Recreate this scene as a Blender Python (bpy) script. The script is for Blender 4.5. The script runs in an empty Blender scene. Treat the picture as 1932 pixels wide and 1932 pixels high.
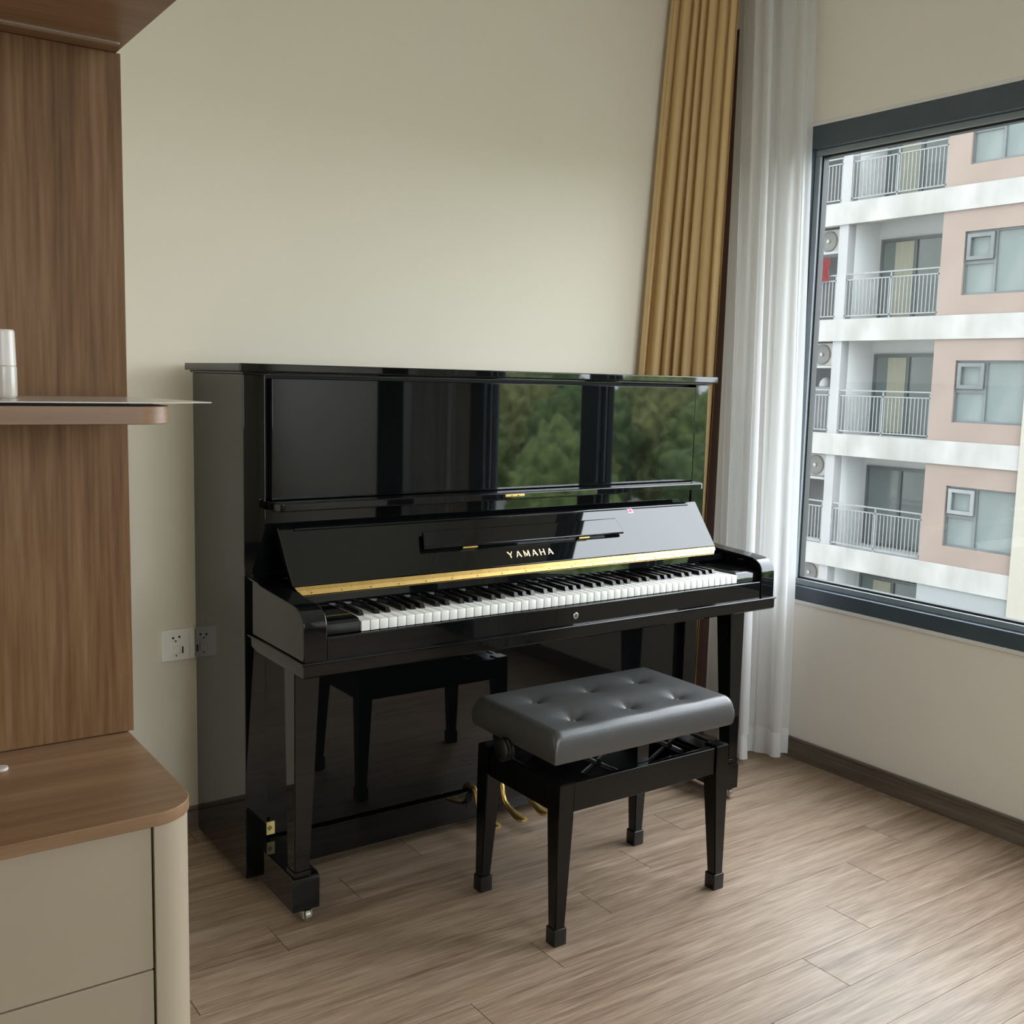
import bpy, bmesh, math, random
from mathutils import Vector, Matrix, noise
random.seed(7)
SC = bpy.context.scene
COL = SC.collection
PI = math.pi

# ------------------------------------------------------------------ camera
cam_data = bpy.data.cameras.new('camera')
cam = bpy.data.objects.new('camera', cam_data); COL.objects.link(cam)
yaw, pitch, roll = 0.6135, -0.1248, 0.0249
fwd = Vector((math.sin(yaw)*math.cos(pitch), math.cos(yaw)*math.cos(pitch), math.sin(pitch)))
rgt = Vector((math.cos(yaw), -math.sin(yaw), 0)); up = rgt.cross(fwd)
r2 = rgt*math.cos(roll) + up*math.sin(roll); u2 = -rgt*math.sin(roll) + up*math.cos(roll)
cam.matrix_world = Matrix(((r2.x, u2.x, -fwd.x, -0.9241), (r2.y, u2.y, -fwd.y, -2.7886), (r2.z, u2.z, -fwd.z, 1.2867), (0, 0, 0, 1)))
cam_data.sensor_width = 36; cam_data.lens = 36*2000.67/1932
cam_data.clip_start = 0.05; cam_data.clip_end = 500
SC.camera = cam

# ------------------------------------------------------------------ world: overcast sky
SKY = 11.0
world = bpy.data.worlds.new('world'); SC.world = world; world.use_nodes = True
wn, wl = world.node_tree.nodes, world.node_tree.links
bg = wn['Background']
tc = wn.new('ShaderNodeTexCoord'); sx = wn.new('ShaderNodeSeparateXYZ'); rp = wn.new('ShaderNodeValToRGB')
wl.new(tc.outputs['Generated'], sx.inputs[0]); wl.new(sx.outputs['Z'], rp.inputs[0])
rp.color_ramp.elements[0].position = 0.0; rp.color_ramp.elements[0].color = (0.83, 0.89, 0.95, 1)
rp.color_ramp.elements[1].position = 1.0; rp.color_ramp.elements[1].color = (0.96, 1.02, 1.08, 1)
wl.new(rp.outputs[0], bg.inputs[0]); bg.inputs[1].default_value = SKY
try:
    world.cycles.sampling_method = 'AUTOMATIC'
except Exception: pass

# portals in the two window openings guide the sky light into the room
def portal(loc, rot, sx_, sy_):
    l = bpy.data.lights.new('window_portal', 'AREA'); l.shape = 'RECTANGLE'; l.size = sx_; l.size_y = sy_
    l.cycles.is_portal = True
    o = bpy.data.objects.new('window_portal', l); COL.objects.link(o); o.location = loc; o.rotation_euler = rot
portal((2.06, -1.37, 1.35), (0, PI/2, 0), 1.6, 2.1)     # light axis -Z turned to -X
portal((0.75, -5.31, 1.675), (PI/2, 0, 0), 1.6, 1.65)  # opening of the added rear fill window
SC.view_settings.view_transform = 'Standard'; SC.view_settings.look = 'None'
SC.view_settings.exposure = 0.12; SC.view_settings.gamma = 1.0
SC.view_settings.use_curve_mapping = False
SC.cycles.use_denoising = True
SC.cycles.max_bounces = 10; SC.cycles.diffuse_bounces = 6; SC.cycles.glossy_bounces = 5
SC.cycles.transmission_bounces = 6; SC.cycles.transparent_max_bounces = 16
SC.cycles.sample_clamp_indirect = 12

# ------------------------------------------------------------------ materials
def principled(name, col, rough=0.5, metal=0.0, ior=1.5, spec=0.5):
    m = bpy.data.materials.new(name); m.use_nodes = True
    b = m.node_tree.nodes['Principled BSDF']
    b.inputs['Base Color'].default_value = (*col, 1); b.inputs['Roughness'].default_value = rough
    b.inputs['Metallic'].default_value = metal; b.inputs['IOR'].default_value = ior
    b.inputs['Specular IOR Level'].default_value = spec
    return m
def nodes(m): return m.node_tree.nodes, m.node_tree.links, m.node_tree.nodes['Principled BSDF']

def mottled(name, c1, c2, scale=3.0, rough=0.6, bump=0.0, bscale=60, stretch=(1, 1, 1), detail=4, spec=0.5, rnd=False):
    m = principled(name, c1, rough, spec=spec); n, l, b = nodes(m)
    t = n.new('ShaderNodeTexCoord'); mp = n.new('ShaderNodeMapping'); mp.inputs['Scale'].default_value = stretch
    l.new(t.outputs['Object'], mp.inputs[0])
    vec = mp.outputs[0]
    if rnd:
        oi = n.new('ShaderNodeObjectInfo'); ad = n.new('ShaderNodeVectorMath'); ad.operation = 'MULTIPLY_ADD'
        cmb = n.new('ShaderNodeCombineXYZ')
        for i in range(3): l.new(oi.outputs['Random'], cmb.inputs[i])
        ad.inputs[1].default_value = (37.0, 51.0, 19.0)
        l.new(cmb.outputs[0], ad.inputs[0]); l.new(vec, ad.inputs[2]); vec = ad.outputs[0]
    ns = n.new('ShaderNodeTexNoise'); ns.inputs['Scale'].default_value = scale; ns.inputs['Detail'].default_value = detail
    l.new(vec, ns.inputs['Vector'])
    r = n.new('ShaderNodeValToRGB'); r.color_ramp.elements[0].position = 0.32; r.color_ramp.elements[1].position = 0.68
    r.color_ramp.elements[0].color = (*c1, 1); r.color_ramp.elements[1].color = (*c2, 1)
    l.new(ns.outputs['Fac'], r.inputs[0]); l.new(r.outputs[0], b.inputs['Base Color'])
    if bump:
        n2 = n.new('ShaderNodeTexNoise'); n2.inputs['Scale'].default_value = bscale; l.new(vec, n2.inputs['Vector'])
        bp = n.new('ShaderNodeBump'); bp.inputs['Strength'].default_value = bump; bp.inputs['Distance'].default_value = 0.002
        l.new(n2.outputs['Fac'], bp.inputs['Height']); l.new(bp.outputs[0], b.inputs['Normal'])
    return m

def wood(name, dark, mid, light, along='z', scale=14, rough=0.45, tint_random=0.0, fine=1.0, spec=0.5):
    """streaky laminate: noise stretched along the grain"""
    m = principled(name, mid, rough, spec=spec); n, l, b = nodes(m)
    t = n.new('ShaderNodeTexCoord'); mp = n.new('ShaderNodeMapping')
    s = {'x': (0.045, 1, 1), 'z': (1, 1, 0.045), 'y': (1, 0.045, 1)}[along]
    mp.inputs['Scale'].default_value = s; l.new(t.outputs['Object'], mp.inputs[0])
    oi = n.new('ShaderNodeObjectInfo'); cmb = n.new('ShaderNodeCombineXYZ')
    for i in range(3): l.new(oi.outputs['Random'], cmb.inputs[i])
    ad = n.new('ShaderNodeVectorMath'); ad.operation = 'MULTIPLY_ADD'; ad.inputs[1].default_value = (13.0, 29.0, 17.0)
    l.new(cmb.outputs[0], ad.inputs[0]); l.new(mp.outputs[0], ad.inputs[2])
    wob = n.new('ShaderNodeTexNoise'); wob.inputs['Scale'].default_value = 3.0; l.new(ad.outputs[0], wob.inputs['Vector'])
    mx = n.new('ShaderNodeVectorMath'); mx.operation = 'MULTIPLY_ADD'; mx.inputs[1].default_value = (0.10, 0.10, 0.10)
    l.new(wob.outputs['Color'], mx.inputs[0]); l.new(ad.outputs[0], mx.inputs[2])
    a = n.new('ShaderNodeTexNoise'); a.inputs['Scale'].default_value = scale; a.inputs['Detail'].default_value = 6; a.inputs['Roughness'].default_value = 0.65
    l.new(mx.outputs[0], a.inputs['Vector'])
    c = n.new('ShaderNodeTexNoise'); c.inputs['Scale'].default_value = scale*6*fine; c.inputs['Detail'].default_value = 3
    l.new(mx.outputs[0], c.inputs['Vector'])
    mm = n.new('ShaderNodeMix'); mm.data_type = 'FLOAT'; mm.inputs[0].default_value = 0.42
    l.new(a.outputs['Fac'], mm.inputs[2]); l.new(c.outputs['Fac'], mm.inputs[3])
    r = n.new('ShaderNodeValToRGB'); e = r.color_ramp.elements
    e[0].position = 0.36; e[0].color = (*dark, 1); e[1].position = 0.64; e[1].color = (*light, 1)
    k = e.new(0.5); k.color = (*mid, 1)
    l.new(mm.outputs[0], r.inputs[0])
    out = r.outputs[0]
    if tint_random:
        hs = n.new('ShaderNodeHueSaturation'); mr = n.new('ShaderNodeMapRange')
        mr.inputs[3].default_value = 1-tint_random; mr.inputs[4].default_value = 1+tint_random
        l.new(oi.outputs['Random'], mr.inputs[0]); l.new(mr.outputs[0], hs.inputs['Value']); l.new(out, hs.inputs['Color']); out = hs.outputs[0]
    l.new(out, b.inputs['Base Color'])
    bp = n.new('ShaderNodeBump'); bp.inputs['Strength'].default_value = 0.12; bp.inputs['Distance'].default_value = 0.001
    l.new(c.outputs['Fac'], bp.inputs['Height']); l.new(bp.outputs[0], b.inputs['Normal'])
    return m

def thin_glass(name, tint=(0.93, 0.95, 0.95), ior=1.5):
    m = bpy.data.materials.new(name); m.use_nodes = True; n, l = m.node_tree.nodes, m.node_tree.links
    n.remove(n['Principled BSDF'])
    tr = n.new('ShaderNodeBsdfTransparent'); tr.inputs[0].default_value = (*tint, 1)
    gl = n.new('ShaderNodeBsdfGlossy'); gl.inputs['Roughness'].default_value = 0.0
    lw = n.new('ShaderNodeLayerWeight'); lw.inputs[0].default_value = 0.5      # Schlick, same from both sides
    pw = n.new('ShaderNodeMath'); pw.operation = 'POWER'; pw.inputs[1].default_value = 5.0; l.new(lw.outputs['Facing'], pw.inputs[0])
    fr = n.new('ShaderNodeMath'); fr.operation = 'MULTIPLY_ADD'; fr.inputs[1].default_value = 0.92; fr.inputs[2].default_value = 0.06; l.new(pw.outputs[0], fr.inputs[0])
    mx = n.new('ShaderNodeMixShader'); l.new(fr.outputs[0], mx.inputs[0]); l.new(tr.outputs[0], mx.inputs[1]); l.new(gl.outputs[0], mx.inputs[2])
    l.new(mx.outputs[0], n['Material Output'].inputs[0]); return m

def cloth(name, col, transl=0.0, transp=0.0, weave=900):
    m = bpy.data.materials.new(name); m.use_nodes = True; n, l = m.node_tree.nodes, m.node_tree.links
    n.remove(n['Principled BSDF'])
    t = n.new('ShaderNodeTexCoord'); ns = n.new('ShaderNodeTexNoise'); ns.inputs['Scale'].default_value = weave; l.new(t.outputs['Object'], ns.inputs['Vector'])
    r = n.new('ShaderNodeValToRGB'); r.color_ramp.elements[0].color = (*[c*0.88 for c in col], 1); r.color_ramp.elements[1].color = (*[min(1, c*1.08) for c in col], 1)
    l.new(ns.outputs['Fac'], r.inputs[0])
    d = n.new('ShaderNodeBsdfDiffuse'); l.new(r.outputs[0], d.inputs[0]); out = d.outputs[0]
    if transl:
        tl = n.new('ShaderNodeBsdfTranslucent'); l.new(r.outputs[0], tl.inputs[0])
        mx = n.new('ShaderNodeMixShader'); mx.inputs[0].default_value = transl; l.new(out, mx.inputs[1]); l.new(tl.outputs[0], mx.inputs[2]); out = mx.outputs[0]
    if transp:
        tp = n.new('ShaderNodeBsdfTransparent'); mx = n.new('ShaderNodeMixShader'); mx.inputs[0].default_value = transp
        l.new(out, mx.inputs[1]); l.new(tp.outputs[0], mx.inputs[2]); out = mx.outputs[0]
    l.new(out, n['Material Output'].inputs[0]); return m

M = {}
M['wall'] = mottled('wall_paint', (0.735, 0.672, 0.550), (0.755, 0.692, 0.570), 1.6, 0.7, bump=0.06, bscale=400)
M['ceiling'] = mottled('ceiling_paint', (0.88, 0.87, 0.84), (0.90, 0.89, 0.86), 2, 0.8)
M['wall_right'] = mottled('window_wall_paint', (0.91, 0.875, 0.80), (0.93, 0.895, 0.82), 1.6, 0.6, bump=0.06, bscale=400)
M['plaster_edge'] = mottled('white_caulk', (0.85, 0.85, 0.84), (0.8, 0.8, 0.79), 20, 0.6)
M['plank'] = wood('floor_laminate', (0.178, 0.117, 0.074), (0.318, 0.226, 0.156), (0.435, 0.330, 0.244), 'x', 32, 0.40, 0.02, fine=1.2)
M['subfloor'] = mottled('concrete_subfloor', (0.12, 0.10, 0.08), (0.14, 0.12, 0.10), 4, 0.9)
M['skirt'] = wood('baseboard_laminate', (0.11, 0.083, 0.062), (0.165, 0.13, 0.10), (0.22, 0.178, 0.14), 'y', 24, 0.5)
M['skirt_x'] = wood('baseboard_laminate_back', (0.11, 0.083, 0.062), (0.165, 0.13, 0.10), (0.22, 0.178, 0.14), 'x', 24, 0.5)
M['walnut_v'] = wood('walnut_vertical_grain', (0.135, 0.064, 0.024), (0.215, 0.112, 0.049), (0.285, 0.163, 0.080), 'z', 26, 0.5, spec=0.2)
M['walnut_h'] = wood('walnut_horizontal_grain', (0.235, 0.130, 0.064), (0.305, 0.178, 0.096), (0.37, 0.228, 0.132), 'x', 14, 0.42, spec=0.4)
M['cream'] = mottled('cream_melamine', (0.42, 0.345, 0.245), (0.445, 0.37, 0.265), 3, 0.5)
M['led'] = principled('matt_diffuser_strip', (0.42, 0.34, 0.27), 0.5)
M['shelf_sheet'] = principled('pale_plastic_sheet', (0.62, 0.55, 0.48), 0.25)
M['lacquer'] = mottled('black_piano_lacquer', (0.0028, 0.0032, 0.0034), (0.0040, 0.0045, 0.0048), 2, 0.025, spec=0.5)
M['satin_black'] = mottled('satin_black_paint', (0.006, 0.006, 0.006), (0.009, 0.009, 0.009), 6, 0.28)
M['cavity'] = mottled('dull_black', (0.004, 0.004, 0.004), (0.006, 0.006, 0.006), 6, 0.6)
M['felt'] = mottled('grey_felt', (0.35, 0.33, 0.31), (0.42, 0.40, 0.38), 80, 0.9)
M['brass'] = mottled('polished_brass', (0.58, 0.38, 0.12), (0.66, 0.45, 0.16), 30, 0.42)
M['brass'].node_tree.nodes['Principled BSDF'].inputs['Metallic'].default_value = 1
M['gold_letter'] = principled('gilt_letter', (0.86, 0.66, 0.42), 0.35, 0.7)
M['ivory'] = mottled('white_key_plastic', (0.74, 0.73, 0.69), (0.78, 0.77, 0.73), 10, 0.22)
M['ebony'] = mottled('black_key_plastic', (0.005, 0.005, 0.005), (0.008, 0.008, 0.008), 10, 0.2)
M['chrome'] = mottled('chrome', (0.62, 0.62, 0.60), (0.7, 0.7, 0.68), 30, 0.15)
M['chrome'].node_tree.nodes['Principled BSDF'].inputs['Metallic'].default_value = 1
M['leather'] = mottled('black_leatherette', (0.046, 0.046, 0.045), (0.054, 0.054, 0.053), 5, 0.36, bump=0.2, bscale=500, spec=0.75)
M['bench'] = mottled('black_bench_lacquer', (0.0035, 0.0035, 0.0035), (0.005, 0.005, 0.005), 4, 0.15, spec=0.35)
M['ochre'] = cloth('ochre_curtain_cloth', (0.6760, 0.4875, 0.2535), transl=0.10)
M['dark_standin'] = cloth('dark_brown_standin_cloth', (0.055, 0.032, 0.024))  # dark colour standing for a shaded fold and a dark reflected band
M['sheer'] = cloth('white_sheer_voile', (0.88, 0.88, 0.88), transl=0.5, transp=0.20)
M['sheer_hem'] = cloth('white_sheer_hem', (0.93, 0.93, 0.925), transl=0.45, transp=0.05)
M['frame'] = mottled('slate_grey_aluminium', (0.0646, 0.0884, 0.1122), (0.0775, 0.1020, 0.1272), 8, 0.38)
M['frame_in'] = mottled('slate_grey_bead', (0.2600, 0.3000, 0.3300), (0.3000, 0.3400, 0.3700), 8, 0.35)
M['gasket'] = principled('rubber_gasket', (0.015, 0.017, 0.018), 0.6)
M['pane'] = thin_glass('window_glass')
M['white_plastic'] = mottled('white_socket_plastic', (0.88, 0.86, 0.80), (0.9, 0.88, 0.82), 20, 0.35)
M['hole'] = principled('socket_hole_black', (0.01, 0.008, 0.006), 0.8)
M['pink_dot'] = principled('pink_sticker_paper', (0.85, 0.10, 0.25), 0.5)
M['pink_dot_edge'] = principled('pale_sticker_paper', (0.85, 0.6, 0.68), 0.5)
M['bottle'] = principled('frosted_clear_plastic', (0.62, 0.57, 0.50), 0.22)
M['bottle_cap'] = principled('milky_cap_plastic', (0.72, 0.66, 0.60), 0.3)
# outdoors
M['band'] = mottled('stained_white_render', (0.165, 0.161, 0.148), (0.245, 0.241, 0.230), 1.3, 0.8, stretch=(1, 1, 0.5), detail=7)
M['pink'] = mottled('dusty_pink_render', (0.142, 0.108, 0.089), (0.158, 0.122, 0.102), 0.8, 0.8)
M['ext_white'] = mottled('white_render', (0.1739, 0.1739, 0.1739), (0.1924, 0.1924, 0.1924), 0.8, 0.8)
M['ext_pale'] = mottled('pale_blue_render', (0.1458, 0.1554, 0.1554), (0.1554, 0.1650, 0.1650), 0.8, 0.8)
M['ext_cream'] = mottled('cream_render', (0.2116, 0.1991, 0.1650), (0.2235, 0.2116, 0.1769), 0.5, 0.8)
M['recess'] = mottled('balcony_render', (0.3656, 0.3782, 0.3726), (0.4021, 0.4134, 0.4021), 0.8, 0.8)
M['ac_wall'] = mottled('grey_service_wall', (0.0932, 0.0932, 0.0932), (0.1210, 0.1210, 0.1210), 1.5, 0.8)
M['rail'] = mottled('grey_railing_paint', (0.1147, 0.1221, 0.1221), (0.1332, 0.1406, 0.1406), 3, 0.5)
M['far_frame'] = mottled('grey_window_frame', (0.0606, 0.0683, 0.0702), (0.0731, 0.0808, 0.0827), 3, 0.5)
M['far_pane'] = mottled('tinted_far_glass', (0.0777, 0.0972, 0.0935), (0.1166, 0.1341, 0.1304), 0.6, 0.12, stretch=(1, 1.5, .6))
M['far_curtain'] = mottled('cream_door_curtain', (0.2097, 0.2097, 0.1616), (0.2424, 0.2424, 0.1895), 4, 0.8, stretch=(1, 3, .1))
M['ac'] = mottled('beige_ac_casing', (0.2020, 0.1895, 0.1693), (0.2261, 0.2145, 0.1895), 3, 0.5)
M['ac_grille'] = mottled('grey_fan_grille', (0.0681, 0.0666, 0.0607), (0.0836, 0.0821, 0.0747), 12, 0.6)
M['red'] = mottled('red_cloth', (0.1554, 0.0096, 0.0126), (0.1924, 0.0185, 0.0185), 9, 0.8)
M['blue_grey'] = mottled('grey_blue_cloth', (0.0407, 0.0437, 0.0562), (0.0622, 0.0651, 0.0777), 9, 0.8)
M['tower'] = mottled('tower_render', (0.35, 0.34, 0.32), (0.40, 0.39, 0.37), 0.3, 0.85)
M['ground'] = mottled('paved_and_grassy_ground', (0.17, 0.18, 0.15), (0.24, 0.24, 0.21), 0.1, 0.9)
M['leaf1'] = mottled('leafy_green', (0.075, 0.13, 0.035), (0.27, 0.35, 0.11), 7.0, 0.8, detail=9)
M['leaf2'] = mottled('dark_leafy_green', (0.05, 0.10, 0.035), (0.19, 0.27, 0.09), 7.0, 0.8, detail=9)
M['leaf3'] = mottled('olive_leafy_green', (0.10, 0.13, 0.04), (0.36, 0.38, 0.14), 7.0, 0.8, detail=9)
M['bark'] = mottled('bark', (0.08, 0.06, 0.04), (0.12, 0.09, 0.06), 5, 0.9)

# ------------------------------------------------------------------ mesh helpers
class MB:
    def __init__(s): s.bm = bmesh.new()
    def box(s, x0, x1, y0, y1, z0, z1, bev=0.0, seg=2):
        b = bmesh.new(); bmesh.ops.create_cube(b, size=1)
        for v in b.verts:
            v.co = Vector(((x0+x1)/2 + v.co.x*(x1-x0), (y0+y1)/2 + v.co.y*(y1-y0), (z0+z1)/2 + v.co.z*(z1-z0)))
        if bev: bmesh.ops.bevel(b, geom=list(b.edges), offset=bev, segments=seg, profile=0.5, affect='EDGES')
        s.join(b); return s
    def join(s, b):
        me = bpy.data.meshes.new('t'); b.to_mesh(me); b.free(); s.bm.from_mesh(me); bpy.data.meshes.remove(me)
    def prism(s, poly, axis, a, c, bev=0.0, seg=2):
        """poly in the two other axes (x<y<z order), extruded along axis from a to c"""
        b = bmesh.new()
        def P(p, t):
            return {'x': (t, p[0], p[1]), 'y': (p[0], t, p[1]), 'z': (p[0], p[1], t)}[axis]
        A = [b.verts.new(P(p, a)) for p in poly]; B = [b.verts.new(P(p, c)) for p in poly]
        fa = b.faces.new(A); fb = b.faces.new(B[::-1]); n = len(poly)
        for i in range(n): b.faces.new((A[i], B[i], B[(i+1) % n], A[(i+1) % n]))
        bmesh.ops.recalc_face_normals(b, faces=list(b.faces))
        if bev:
            es = [e for e in b.edges if (e in fa.edges[:] or e in fb.edges[:])]
            bmesh.ops.bevel(b, geom=es, offset=bev, segments=seg, profile=0.5, affect='EDGES')
        s.join(b); return s
    def hexa(s, v8):
        """bottom four then top four, same winding"""
        b = bmesh.new(); v = [b.verts.new(p) for p in v8]
        for f in ((3, 2, 1, 0), (4, 5, 6, 7), (0, 1, 5, 4), (1, 2, 6, 5), (2, 3, 7, 6), (3, 0, 4, 7)): b.faces.new([v[i] for i in f])
        bmesh.ops.recalc_face_normals(b, faces=list(b.faces)); s.join(b); return s
    def tube(s, pts, r, n=12, flat=None, cap=True):
        """r scalar or list; flat = list of (width,height) factors"""
        b = bmesh.new(); rings = []
        pts = [Vector(p) for p in pts]
        for i, p in enumerate(pts):
            d = (pts[min(i+1, len(pts)-1)] - pts[max(i-1, 0)]).normalized()
            ref = Vector((1, 0, 0)) if abs(d.x) < 0.9 else Vector((0, 0, 1))
            a = (ref - d*ref.dot(d)).normalized(); c = d.cross(a)
            rr = r[i] if isinstance(r, (list, tuple)) else r
            fw, fh = flat[i] if flat else (1, 1)
            rings.append([b.verts.new(p + a*math.cos(t)*rr*fw + c*math.sin(t)*rr*fh) for t in [2*PI*k/n for k in range(n)]])
        for i in range(len(rings)-1):
            for k in range(n): b.faces.new((rings[i][k], rings[i][(k+1) % n], rings[i+1][(k+1) % n], rings[i+1][k]))
        if cap: b.faces.new(rings[0][::-1]); b.faces.new(rings[-1])
        bmesh.ops.recalc_face_normals(b, faces=list(b.faces)); s.join(b); return s
    def lathe(s, prof, center, axis='z', n=28):
        b = bmesh.new(); rings = []
        for (r, h) in prof:
            ring = []
            for k in range(n):
                t = 2*PI*k/n; a, c = r*math.cos(t), r*math.sin(t)
                p = {'z': (a, c, h), 'y': (a, h, c), 'x': (h, a, c)}[axis]
                ring.append(b.verts.new(Vector(p)+Vector(center)))
            rings.append(ring)
        for i in range(len(rings)-1):
            for k in range(n): b.faces.new((rings[i][k], rings[i][(k+1) % n], rings[i+1][(k+1) % n], rings[i+1][k]))
        b.faces.new(rings[0][::-1]); b.faces.new(rings[-1])
        bmesh.ops.recalc_face_normals(b, faces=list(b.faces)); s.join(b); return s
    def build(s, name, mat, parent=None, label=None, smooth=True, keep_origin=False):
        me = bpy.data.meshes.new(name)
        co = [v.co for v in s.bm.verts]
        if keep_origin: c = Vector((0, 0, 0))
        else:
            c = Vector([(min(v[i] for v in co)+max(v[i] for v in co))/2 for i in range(3)])
            if parent is None: c.z = min(v.z for v in co)
        for v in s.bm.verts: v.co -= c
        s.bm.to_mesh(me); s.bm.free()
        if smooth:
            me.polygons.foreach_set('use_smooth', [True]*len(me.polygons)); me.set_sharp_from_angle(angle=math.radians(50))
        me.materials.append(M[mat] if isinstance(mat, str) else mat)
        o = bpy.data.objects.new(name, me); COL.objects.link(o)
        if smooth and len(me.polygons) < 600:      # flat faces stay optically flat beside their bevels
            wnm = o.modifiers.new('weighted_normal', 'WEIGHTED_NORMAL'); wnm.weight = 100; wnm.keep_sharp = True
        W[o.name] = c.copy(); o.location = c
        if parent is not None:
            o.parent = parent; o.location = c - W[parent.name]
        if label: o['label'] = label
        return o
W = {}
def thing(name, loc, label, cat, group=None):
    o = bpy.data.objects.new(name, None); COL.objects.link(o); o.location = loc; o.empty_display_size = 0.1
    W[o.name] = Vector(loc); o['label'] = label; o['category'] = cat
    if group: o['group'] = group
    return o
def tag(o, label, cat, group=None):
    o['label'] = label; o['category'] = cat
    if group: o['group'] = group
    return o
def struct(o, label=None, cat=None):
    o['kind'] = 'structure'
    if label: o['label'] = label
    if cat: o['category'] = cat
    return o
def rrect(x0, x1, y0, y1, r, corners=('bl', 'br', 'tr', 'tl'), n=8):
    pts = []
    for key, cx, cy, a0 in (('bl', x0+r, y0+r, PI), ('br', x1-r, y0+r, 1.5*PI), ('tr', x1-r, y1-r, 0), ('tl', x0+r, y1-r, .5*PI)):
        if key in corners:
            for i in range(n+1): pts.append((cx+r*math.cos(a0+.5*PI*i/n), cy+r*math.sin(a0+.5*PI*i/n)))
        else:
            pts.append({'bl': (x0, y0), 'br': (x1, y0), 'tr': (x1, y1), 'tl': (x0, y1)}[key])
    return pts

# ================================================================== ROOM
XR, YB, XL, YR, H = 1.96, 0.06, -2.3, -5.2, 2.75
YP, XP = -1.197, -0.512          # partition behind the wall unit
WY0, WY1, WZ0, WZ1 = -2.41, -0.337, 0.556, 2.137     # window opening

fl = MB().box(XL-.3, XR+.08, YR-.2, YB+.25, -0.25, -0.010).build('floor', 'subfloor', keep_origin=True, smooth=False)
struct(fl, 'light brown wood laminate floor under the piano and bench', 'floor'); W['floor'] = Vector((0, 0, 0))
pitch_y, plen, shift = 0.1297, 1.22, 0.2466
row = 0; y = -0.555 + 5*pitch_y
plank_cache = {}
while y > YR:
    y1 = min(y, YB); y0 = max(y-pitch_y, YR)
    i = round((y - (-0.555))/pitch_y)            # row index, 0 for the row starting at -0.555 going down
    x = 1.196 + i*shift
    while x > XL: x -= plen
    while x < XR:
        xa, xb = max(x, XL), min(x+plen, XR)
        if y1 - 0.02 > YP and xa < XP: xa = XP
        if xb - xa > 0.02 and y1-y0 > 0.01:
            g = 0.0009
            key = (round(xb-xa, 4), round(y1-y0, 4))
            if key not in plank_cache:
                o = MB().box(xa+g, xb-g, y0+g*.6, y1-g*.6, -0.0100, 0.0).build('plank', 'plank', fl, smooth=False)
                plank_cache[key] = o.data
            else:
                o = bpy.data.objects.new('plank', plank_cache[key]); COL.objects.link(o)
                o.location = ((xa+xb)/2, (y0+y1)/2, -0.005); o.parent = fl
        x += plen
    y -= pitch_y

wb = MB().box(XL-.2, XR+.08, YB, YB+.2, -0.01, H+.01).build('wall_back', 'wall', smooth=False); struct(wb, 'off-white painted wall behind the piano', 'wall')
m = MB()
m.box(XR, XR+.085, YR-.2, WY0, -0.01, H+.01); m.box(XR, XR+.085, WY1, YB, -0.01, H+.01)
m.box(XR, XR+.085, WY0, WY1, -0.01, WZ0); m.box(XR, XR+.085, WY0, WY1, WZ1, H+.01)
struct(m.build('wall_right', 'wall_right', smooth=False), 'beige painted wall around the big window', 'wall')
m = MB(); m.box(XL-.2, XL, YR-.2, YP, -0.01, H+.01); m.box(XL, XP, YP, YB-.0005, -0.01, H+.01)
struct(m.build('wall_left', 'wall', smooth=False), 'off-white wall carrying the walnut shelf unit', 'wall')
m = MB(); OX0, OX1, OZ0, OZ1 = -.05, 1.55, .85, 2.50  # opening for the added fill window
m.box(XL, OX0, YR-.2, YR, -0.01, H+.01); m.box(OX1, XR, YR-.2, YR, -0.01, H+.01); m.box(OX0, OX1, YR-.2, YR, OZ1, H+.01); m.box(OX0, OX1, YR-.2, YR, -0.01, OZ0)
struct(m.build('wall_rear', 'wall', smooth=False), 'off-white wall behind the camera', 'wall')
struct(MB().box(XL-.2, XR+.08, YR-.2, YB+.2, H, H+.2).build('ceiling', 'ceiling', smooth=False), 'plain white ceiling', 'ceiling')

def skirting(name, mat, segs, n_out):
    m = MB()
    for (x0, x1, y0, y1) in segs:
        m.box(x0, x1, y0, y1, 0.0, 0.060, bev=0.001, seg=1)
        dx = 0.004 if (x1-x0) < 0.05 else 0; dy = 0.004 if (y1-y0) < 0.05 else 0
        X0, X1, Y0, Y1 = x0, x1, y0, y1
        if n_out == 'x': X0 += 0.005
        if n_out == 'y': Y0 += 0.005
        if n_out == '-y': Y1 -= 0.005
        if n_out == '-x': X1 -= 0.005
        m.box(X0, X1, Y0, Y1, 0.0605, 0.071, bev=0.0015, seg=1)
    return struct(m.build(name, mat))
skirting('baseboard_right', 'skirt', [(XR-.016, XR-.0003, YR, YB)], 'x')['label'] = 'dark taupe baseboard below the window'
skirting('baseboard_back', 'skirt_x', [(XP, XR-.0165, YB-.016, YB-.0003)], 'y')['label'] = 'dark taupe baseboard behind the piano'
skirting('baseboard_left', 'skirt', [(XL+.0003, XL+.016, YR, YP)], '-x')
skirting('baseboard_rear', 'skirt_x', [(XL+.017, XR-.017, YR+.0003, YR+.016)], '-y')

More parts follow.
